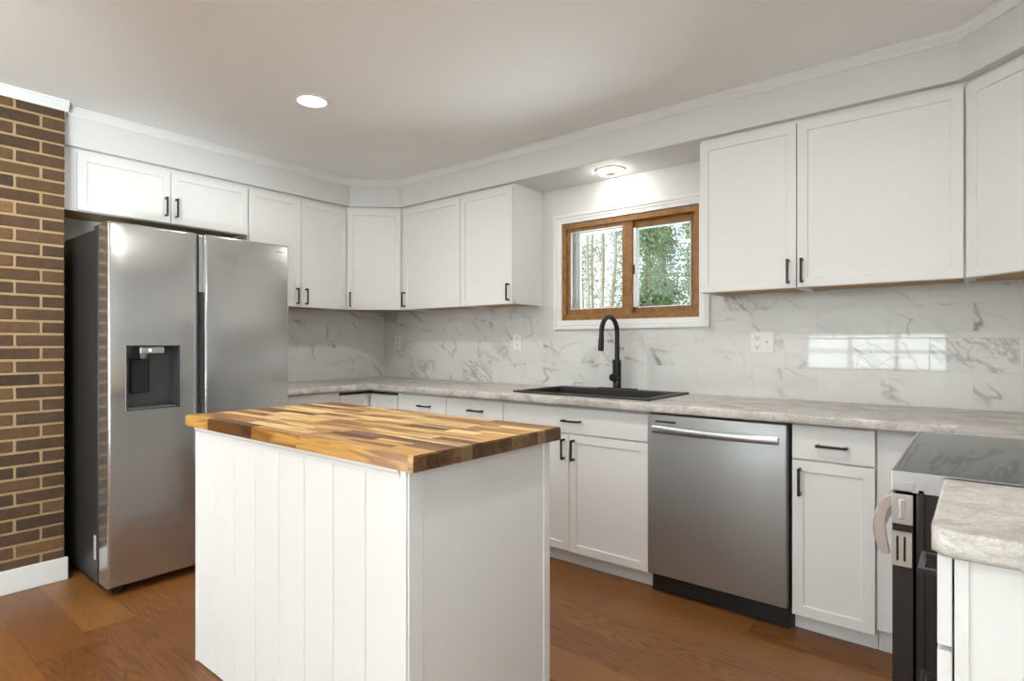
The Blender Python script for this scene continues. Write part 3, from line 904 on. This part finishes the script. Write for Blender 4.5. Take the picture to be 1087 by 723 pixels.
grid_slab(b, [RY0, FYR], [DZ0, DZ1], lambda i, j: True, DXB, FX, 'x', 0, frd2, .012, 5)
d2 = obj('door', b, M['steel'], t, True)
b = NBM(); box(b, DXB, FX-.028, RY0-.0195, RY0-.001, 1.477, DZ1-.004, .001); obj('handle_edge', b, M['steel_bright'], d2)
b = NBM(); box(b, DXB, FX-.055, RY0-.0195, RY0-.001, .889, 1.476); box(b, DXB, FX-.045, RY0-.0195, RY0-.001, DZ0, .888, .001); obj('handle_pocket', b, M['black_plastic'], d2)
# maker's mark near the top corner of the fresh-food door
cu = bpy.data.curves.new('mark', 'FONT'); cu.body = 'SAMSUNG'; cu.size = .0125; cu.extrude = .0002; cu.align_x = 'RIGHT'
tmp = bpy.data.objects.new('mark', cu); COL.objects.link(tmp); bpy.context.view_layer.update()
me = bpy.data.meshes.new_from_object(tmp.evaluated_get(bpy.context.evaluated_depsgraph_get())); COL.objects.unlink(tmp); bpy.data.objects.remove(tmp)
me.transform(Matrix.Translation((FX+.0003, FYR-.024, 1.735)) @ Matrix(((0, 0, 1, 0), (1, 0, 0, 0), (0, 1, 0, 0), (0, 0, 0, 1))))
me.materials.append(M['grey_plastic']); lg = bpy.data.objects.new('logo', me); COL.objects.link(lg); lg.parent = d2
b = NBM(); box(b, .655, .684, FYL-.0008, FYL, .145, .262); st = obj('sticker', b, M['label'], t)
b = NBM()
for k in range(8): box(b, .660, .679 - (k % 3)*.003, FYL-.0011, FYL-.0007, .153+k*.013, .157+k*.013)
obj('printed_lines', b, M['grey_plastic'], st)
for y0 in (FYL+.02, FYR-.075):
    b = NBM(); box(b, .735, .825, y0, y0+.055, .012, .043, .003); lathe(b, [(0, 0), (.02, 0), (.02, .014), (0, .014)], (.79, y0+.028, 0), 20); obj('foot', b, M['black_plastic'], t)
for y0 in (FYL+.02, FYR-.07):
    b = NBM(); box(b, .06, .71, y0, y0+.05, 0, .036, .003); obj('roller', b, M['black_plastic'], t)

# ------------------------------------------------------------------ dishwasher
t = thing('dishwasher', 'stainless dishwasher under the worktop between two white base cabinets', 'dishwasher', (2.803, -.60, 0))
Wd = .622
b = NBM(); box(b, .004, Wd+.005, .004, .56, .10, .868); obj('tub', b, M['black_plastic'], t)
b = NBM(); box(b, .0, Wd, -.045, -.004, .102, .866, .005, 3); d = obj('door', b, [M['steel_dw']], t, True)
b = NBM(); box(b, .003, Wd+.003, -.004, .003, .100, .868); obj('door_liner', b, M['black_plastic'], t)
# bowed towel-bar handle
b = NBM(); pts = []
t_ = bmesh.new(); N = 20; rings = []
for k in range(N+1):
    u = .030 + (Wd-.06)*k/N; q = 1-((k/N)*2-1)**2; y = -.058 - .022*q
    rings.append([t_.verts.new((u, y+dy, .797+dz)) for dy, dz in ((.008, -.016), (-.004, -.016), (-.008, -.010), (-.008, .010), (-.004, .016), (.008, .016))])
for a, c in zip(rings, rings[1:]):
    for k in range(6): t_.faces.new((a[k], a[(k+1) % 6], c[(k+1) % 6], c[k]))
t_.faces.new(rings[0]); t_.faces.new(rings[-1][::-1]); merge(b, t_)
box(b, .030, .048, -.058, -.044, .783, .811, .002); box(b, Wd-.048, Wd-.030, -.058, -.044, .783, .811, .002)
obj('handle', b, M['steel_bright'], d, True)
b = NBM(); box(b, .040, .142, -.0462, -.0445, .828, .838, .0005); v_ = obj('vent', b, M['grey_plastic'], d)
b = NBM(); box(b, .085, .138, -.0468, -.046, .830, .836); obj('vent_slot', b, M['slot'], v_)
b = NBM()   # kick plate, its lower edge bowed down toward one end
prism(b, [(0, .006), (.10, .004), (.25, .012), (.40, .004), (Wd, .002), (Wd, .118), (0, .118)], 'y', .012, .022)
obj('kick_plate', b, M['black_plastic'], t)
b = NBM(); box(b, Wd-.004, Wd+.010, .03, .05, .0, .10); obj('foot', b, M['grey_plastic'], t)
b = NBM(); box(b, .02, .04, .1, .5, 0, .1); obj('foot', b, M['black_plastic'], t)

# ------------------------------------------------------------------ range (front toward -x)
GX, GY0, GY1 = 3.888, -1.669, -.914
t = thing('range', 'slide-in electric range with black glass top and stainless front trim', 'stove', (0, 0, 0))
b = NBM(); box(b, GX+.046, RX-.014, GY0+.004, GY1-.004, .03, .898, .003)
for k in range(5): box(b, GX+.085+.035*k, GX+.097+.035*k, GY0+.0005, GY0+.0045, .05, .80, .001)
box(b, GX+.05, GX+.062, GY0+.0, GY0+.0045, .04, .88, .001)
obj('oven_body', b, M['black_gloss'], t)
b = NBM(); box(b, GX+.006, RX-.014, GY0+.004, GY1-.004, .8985, .9155, .002); obj('cooktop', b, M['cooktop'], t)
b = NBM()
box(b, GX, GX+.045, GY0, GY1, .872, .8975, .003)
box(b, GX, GX+.0065, GY0, GY1, .894, .917, .002)
box(b, GX+.040, RX-.014, GY0, GY0+.004, .872, .917, .001); box(b, GX+.040, RX-.014, GY1-.004, GY1, .872, .917, .001)
box(b, GX+.004, GX+.0415, GY0, GY0+.004, .895, .917, .001); box(b, GX+.004, GX+.0415, GY1-.004, GY1, .895, .917, .001)
obj('control_panel', b, M['steel_bright'], t)
b = NBM(); box(b, GX-.0012, GX+.002, GY0+.22, GY1-.22, .882, .908); obj('display', b, M['black_gloss'], t)
b = NBM(); box(b, GX+.002, GX+.042, GY0+.004, GY1-.004, .265, .866, .003)
d = obj('oven_door', b, M['black_gloss'], t)
for y0, y1 in ((GY0+.001, GY0+.0045), (GY1-.0045, GY1-.001)):
    b = NBM(); box(b, GX+.001, GX+.041, y0, y1, .799, .866, .001)
    box(b, GX+.014, GX+.028, y0-.0015 if y0 < -1.2 else y0, y1 if y0 < -1.2 else y1+.0015, .808, .856, .004)
    obj('end_cap', b, M['steel_bright'], d)
b = NBM(); grid_slab(b, [GX+.001, GX+.010, GX+.0145, GX+.0235, GX+.028, GX+.039], [.705, .716, .772, .782], lambda i, j: not (i in (1, 3) and j == 1), GY0+.0005, GY0+.0045, 'y')
obj('vent_trim', b, M['steel_bright'], d)
b = NBM(); box(b, GX+.0005, GX+.003, GY0+.012, GY1-.012, .80, .866); box(b, GX+.0005, GX+.003, GY0+.012, GY1-.012, .705, .78); obj('door_front', b, M['steel'], d)
b = NBM()   # curved end brackets joined by the bar
outer = [(GX+.002, .862), (GX-.012, .852), (GX-.026, .832), (GX-.034, .806), (GX-.036, .780), (GX-.032, .752), (GX-.020, .722)]
inner = [(GX-.004, .722), (GX-.010, .752), (GX-.013, .780), (GX-.012, .806), (GX-.006, .826), (GX+.002, .836)]
for y0, y1 in ((GY0+.016, GY0+.036), (GY1-.036, GY1-.016)):
    tt = NBM(); prism(tt, [(p[0], p[1]) for p in outer+inner], 'y', y0, y1, 0, .001); me = bpy.data.meshes.new('t'); tt.to_mesh(me); tt.free(); b.from_mesh(me); bpy.data.meshes.remove(me)
prism(b, [(GX-.036, .80), (GX-.037, .775), (GX-.034, .755), (GX-.022, .758), (GX-.022, .798)], 'y', GY0+.02, GY1-.02, 0, .002)
obj('handle', b, M['steel'], d)
b = NBM(); box(b, GX+.002, GX+.042, GY0+.004, GY1-.004, .045, .255, .003); obj('drawer', b, M['black_gloss'], t)
for (xx, yy) in ((GX+.09, GY0+.05), (GX+.09, GY1-.05), (RX-.08, GY0+.05), (RX-.08, GY1-.05)):
    b = NBM(); lathe(b, [(0, 0), (.018, 0), (.018, .012), (.008, .014), (.008, .032), (0, .032)], (xx, yy, 0), 16); obj('foot', b, M['black_plastic'], t)

# ------------------------------------------------------------------ island
IX0, IX1, IY0, IY1, IZ = 1.731, 2.948, -2.270, -1.672, .890
t = thing('kitchen_island', 'white panelled kitchen island with butcher block top on the wooden floor', 'island', (2.333, -1.97, 0))
OX, OY = -2.333, 1.97


def ibox(b, x0, x1, y0, y1, z0, z1, bev=0.0): box(b, x0+OX, x1+OX, y0+OY, y1+OY, z0, z1, bev)


b = NBM(); ibox(b, IX0+.014, IX1-.008, IY0+.014, IY1-.004, .0, IZ); obj('carcass', b, M['cab'], t)
# grooved boards on the long face
b = NBM(); x = IX0+.012; xe = IX1-.030; nb_ = 8; bw = (xe-x)/nb_
prof = []
for k in range(nb_):
    a, c = x+k*bw, x+(k+1)*bw; g = .0045
    prof += [(a+OX, IY0+.008+OY), (a+g+OX, IY0+.002+OY), (c-g+OX, IY0+.002+OY), (c+OX, IY0+.008+OY)]
prof2 = [p for i, p in enumerate(prof) if i == 0 or p != prof[i-1]] + [(xe+OX, IY0+.0145+OY), (x+OX, IY0+.0145+OY)]
prism(b, prof2, 'z', .004, IZ-.02); obj('beadboard_panel', b, M['cab'], t)
b = NBM(); ibox(b, IX1-.006, IX1-.001, IY0+.045, IY1-.030, .004, IZ-.001); obj('end_panel', b, M['cab'], t)
for (x0, x1, y0, y1) in ((IX0, IX0+.016, IY0-.002, IY0+.020), (IX1-.030, IX1, IY0-.003, IY0+.016), (IX1-.008, IX1+.0035, IY0-.003, IY0+.046), (IX1-.008, IX1+.004, IY1-.032, IY1)):
    b = NBM(); ibox(b, x0, x1, y0, y1, .003, IZ-.001, .0025); obj('corner_trim', b, M['trim'], t)
b = NBM(); prism(b, [(IY0-.008+OY, IZ-.001), (IY0-.008+OY, IZ-.010), (IY0-.003+OY, IZ-.016), (IY0-.002+OY, IZ-.024), (IY0+.006+OY, IZ-.024), (IY0+.006+OY, IZ-.001)], 'x', IX0+.006+OX, IX1-.032+OX); obj('top_moulding', b, M['trim'], t)
# two plain doors on the sink side
for x0, x1 in ((IX0+.03, 2.335), (2.341, IX1-.03)):
    bm_ = door_mesh(0, x1-x0, .10, .86, y=-.020)
    bmesh.ops.transform(bm_, matrix=Matrix.Translation((x1+OX, IY1-.004+OY, 0)) @ Matrix.Rotation(PI, 4, 'Z'), verts=bm_.verts)
    obj('door', bm_, M['cab'], t)
# butcher block of edge-glued staves
b = NBM(); cl = b.loops.layers.float_color.new('stave')
TX0, TX1, TY0, TY1, TZa, TZb = 1.684, 2.984, -2.288, -1.658, .8905, .931
nst = 15; sw = (TY1-TY0)/nst
for r in range(nst):
    y0 = TY0 + r*sw; y1 = y0+sw; x = TX0
    while x < TX1-1e-6:
        L = random.uniform(.12, .42)
        if TX1-(x+L) < .10: L = TX1-x
        g = random.choice([.08, .25, .45, .55, .62, .70, .76, .82, .88, .94, .98])
        if r == 0:
            g = .12 if abs(x-TX0) > .05 and x < TX0+.3 else .62
            L = min([.19, .21, .32, .27, .5][sum(1 for q in (1.70, 1.88, 2.09, 2.41, 2.68) if x > q-.01)] if x < 2.67 else 9, TX1-x)
        t_ = bmesh.new(); bmesh.ops.create_cube(t_, size=1)
        for v in t_.verts: v.co = Vector(((x+x+L)/2 + v.co.x*L + OX, (y0+y1)/2 + v.co.y*sw + OY, (TZa+TZb)/2 + v.co.z*(TZb-TZa)))
        if r in (0, nst-1) or x == TX0 or x+L > TX1-1e-6:
            es = [e for e in t_.edges if all(v.co.z > TZb-1e-5 for v in e.verts) and (all(v.co.x+1e-5 > TX1+OX for v in e.verts) or all(v.co.y-1e-5 < TY0+OY for v in e.verts) or all(v.co.x-1e-5 < TX0+OX for v in e.verts))]
            if es: bmesh.ops.bevel(t_, geom=es, offset=.003, segments=2, affect='EDGES')
        ct = t_.loops.layers.float_color.new('stave'); q = random.random(); q2 = random.random()
        for f in t_.faces:
            for lp in f.loops: lp[ct] = (q, g, q2, 1)
        merge(b, t_); x += L
obj('butcher_block_top', b, M['butcher'], t)

# ------------------------------------------------------------------ outlets
def plate(bm, x0, x1, z0, z1): box(bm, x0, x1, -.006, -.0, z0, z1, .002)


def duplex(parent, x):
    for dz in (-.024, .024):
        b = NBM(); box(b, x-.017, x+.017, -.0075, -.005, dz-.016, dz+.016, .002); r = obj('receptacle', b, M['white_plastic'], parent)
        b = NBM()
        box(b, x-.0085, x-.006, -.0082, -.0070, dz-.003, dz+.008); box(b, x+.006, x+.0085, -.0082, -.0070, dz-.003, dz+.008); lathe_pts = []
        box(b, x-.003, x+.003, -.0082, -.0070, dz-.012, dz-.006, .001); obj('slots', b, M['slot'], r)


for x, z, lab in ((.200, 1.217, 'white single outlet plate on the marble tile close to the room corner'), (1.497, 1.217, 'white single outlet plate on the marble tile near the sink')):
    t = thing('wall_outlet', lab, 'outlet', (x, -.008, z), 0, 'white outlets on the marble tile')
    b = NBM(); plate(b, -.036, .036, -.058, .058); obj('cover_plate', b, M['white_plastic'], t); duplex(t, 0)
t = thing('wall_outlet', 'wide white double plate with outlet and switch on the tile', 'outlet', (3.154, -.008, 1.211), 0, 'white outlets on the marble tile')
b = NBM(); plate(b, -.059, .059, -.058, .058); obj('cover_plate', b, M['white_plastic'], t); duplex(t, -.024)
b = NBM(); box(b, .012, .036, -.0075, -.005, -.034, .034, .001); r = obj('switch', b, M['white_plastic'], t)
b = NBM(); box(b, .019, .029, -.0082, -.007, -.004, -.001); box(b, .019, .029, -.0082, -.007, .003, .006); obj('switch_buttons', b, M['grey_plastic'], r)
for z in (-.030, .030):
    b = NBM(); box(b, .0225, .0255, -.0082, -.0045, z-.0015, z+.0015); obj('screw', b, M['grey_plastic'], r)

# ------------------------------------------------------------------ ceiling lights
def ceiling_light(label, x, y, z, watts, r=.088, centre=False):
    t = thing('ceiling_light', label, 'ceiling light', (x, y, z), 0, 'round flush ceiling lights')
    b = NBM(); lathe(b, [(r-.018, -.001), (r-.018, -.007), (r-.006, -.009), (r, -.004), (r, -.0003), (r-.018, -.0003)]); obj('trim_ring', b, M['trim'], t, True)
    if centre:
        b = NBM(); lathe(b, [(.038, -.022), (r-.030, -.024), (r-.0195, -.021), (r-.0175, -.017), (r-.0175, -.002), (.038, -.002)])
        obj('diffuser', b, M['lamp_bright'], t, True)
        b = NBM(); lathe(b, [(0, -.0290), (.034, -.0290), (.0380, -.0240), (.0380, -.002), (0, -.002)]); obj('reflector', b, M['lamp_centre'], t, True)
        return t
    b = NBM(); lathe(b, [(0, -.006), (r-.022, -.006), (r-.0175, -.004), (r-.0175, -.001), (0, -.001)]); obj('diffuser', b, M['lamp'], t, True)
    d = bpy.data.lights.new('lamp_light', 'AREA'); d.shape = 'DISK'; d.size = 2*r-.04; d.energy = watts; d.color = (1.0, .96, .90)
    l = bpy.data.objects.new('lamp_light', d); COL.objects.link(l); l.parent = t; l.location = (0, 0, -.012)
    return t


ceiling_light('round recessed light set in the open white ceiling', 1.412, -1.580, CH, LAMP_W)
ceiling_light('round light with tan centre in the soffit above the window', 2.335, -.170, SZ, 0, .088, True)
ceiling_light('round recessed light in the ceiling, reflected in the window', 1.40, -3.30, CH, LAMP_W)
ceiling_light('added round recessed light, out of view, above the short worktop', 3.40, -1.75, CH, LAMP_W)  # this and the next two lamps are added, unseen, to light the room
ceiling_light('added round recessed light, out of view, over the open floor', 3.40, -5.00, CH, LAMP_W)
ceiling_light('added round recessed light, out of view, near the rear wall', 1.40, -5.40, CH, LAMP_W)

# ------------------------------------------------------------------ garden beyond the window
b = NBM(); box(b, RX+.35, 9.5, -8, -1, -.3, -.02); struct('ground', b, M['patio'], 'pale paved patio outside')
b = NBM(); box(b, -5.5, -.35, -8, -2, -.3, -.02); struct('ground', b, M['patio'], 'pale paved terrace outside')
b = NBM(); box(b, -14, 14, .2, 22, -.5, -.4); struct('ground', b, M['ground'], 'garden ground outside')


def leaves(b, centre, spread, n, size, rnd):
    for _ in range(n):
        p = Vector((rnd.gauss(0, spread[0]), rnd.gauss(0, spread[1]), rnd.gauss(0, spread[2]))) + centre
        a = Vector((rnd.uniform(-1, 1), rnd.uniform(-1, 1), rnd.uniform(-1.0, .6))).normalized()
        s = a.cross(Vector((rnd.uniform(-1, 1), rnd.uniform(-1, 1), rnd.uniform(-1, 1)))).normalized()
        L = size*rnd.uniform(.6, 1.3); wv = L*.28
        v = [b.verts.new(p), b.verts.new(p+a*L*.5+s*wv), b.verts.new(p+a*L), b.verts.new(p+a*L*.5-s*wv)]
        b.faces.new(v)


pale = [(-.93, 4.70, .030, -.010), (-.82, 4.86, .036, .006), (-.73, 4.58, .042, -.004), (-.60, 4.80, .048, .008), (-.50, 4.62, .036, .004), (-.39, 4.82, .040, .010)]
t = thing('garden_tree', 'multi-stemmed pale-barked tree with sparse leaves seen through the sliding pane', 'tree', (-.66, 4.7, -.4), 0, 'trees outside the window')
rnd = random.Random(5); fol = NBM()
for k, (x, y, r, ln) in enumerate(pale):
    b = NBM(); h = 4.6; N = 9
    pts = [((x+.66)*(.35+.65*min(1, q/5)) + ln*(q/(N-1))**2*h + rnd.uniform(-.012, .012), (y-4.7)*(.35+.65*min(1, q/5)) + rnd.uniform(-.012, .012), h*q/(N-1)) for q in range(N)]
    tube(b, pts, [r*(1-.6*q/(N-1)) for q in range(N)], 10)
    for _ in range(9):
        q = rnd.randrange(3, N-1); p = Vector(pts[q]); a = rnd.uniform(0, 2*PI); L = rnd.uniform(.15, .38)
        e = p + Vector((math.cos(a)*L, math.sin(a)*L, rnd.uniform(.1, .7))); m = p.lerp(e, .5) + Vector((0, 0, -.04))
        tube(b, [p, m, e], [r*.26, r*.16, r*.06], 6)
        if e.z > 2.9 or rnd.random() < .35: leaves(fol, e, (.13, .13, .16), 34, .055, rnd)
    obj('trunk', b, M['bark'], t, True)
obj('foliage', fol, M['leaf_light'], t)
dk = [(.34, 4.5, .34, 5.0, 6500), (1.22, 4.7, .40, 5.0, 11000), (.62, 6.3, .46, 5.4, 9000), (-.50, 6.9, .42, 5.4, 5200), (-2.05, 8.3, .50, 4.6, 2400), (-3.45, 8.6, .48, 4.2, 2000), (.25, 8.6, .66, 5.8, 8000), (-1.0, 10.4, .62, 5.4, 3000)]
dlab = ['dense evergreen tree just past the meeting stile of the window', 'dense evergreen tree at the outer edge of the fixed pane', 'evergreen tree set farther back, between the two fixed pane evergreens',
        'evergreen tree behind the window meeting stile, past the pale trunks', 'hazy green tree behind the middle of the pale trunks', 'hazy green tree at the outer edge of the sliding pane', 'tall tree behind all the evergreens of the fixed pane',
        'distant tree showing between the pale trunks and the evergreens']
for k, (x, y, sp, h, n) in enumerate(dk):
    rnd = random.Random(50+k)
    t = thing('garden_tree', dlab[k], 'tree', (x, y, -.4), 0, 'trees outside the window')
    b = NBM(); tube(b, [(rnd.uniform(-.02, .02), rnd.uniform(-.02, .02), h*q/8) for q in range(9)], [.07*(1-.85*q/8) for q in range(9)], 10)
    fol = NBM(); lim = sp*1.25
    for _ in range(46):
        z = rnd.uniform(.15*h, .97*h); a = rnd.uniform(0, 2*PI); L = lim*.62*(1.15-.6*z/h)*rnd.uniform(.5, 1)
        e = Vector((math.cos(a)*L, math.sin(a)*L, z + rnd.uniform(-.1, .15)))
        tube(b, [(0, 0, z), Vector((0, 0, z)).lerp(e, .5), e], [.018, .012, .005], 5)
        leaves(fol, e, (sp*.30, sp*.30, .18), int(n*1.9)//46, .058, rnd)
    for f in list(fol.faces):
        c = f.calc_center_median()
        if math.hypot(c.x, c.y) > lim: fol.faces.remove(f)
    bmesh.ops.delete(fol, geom=[v for v in fol.verts if not v.link_faces], context='VERTS')
    obj('trunk', b, M['bark_dark'], t, True); obj('foliage', fol, M['leaf_dark'] if k < 4 or k == 6 else M['leaf_light'], t)
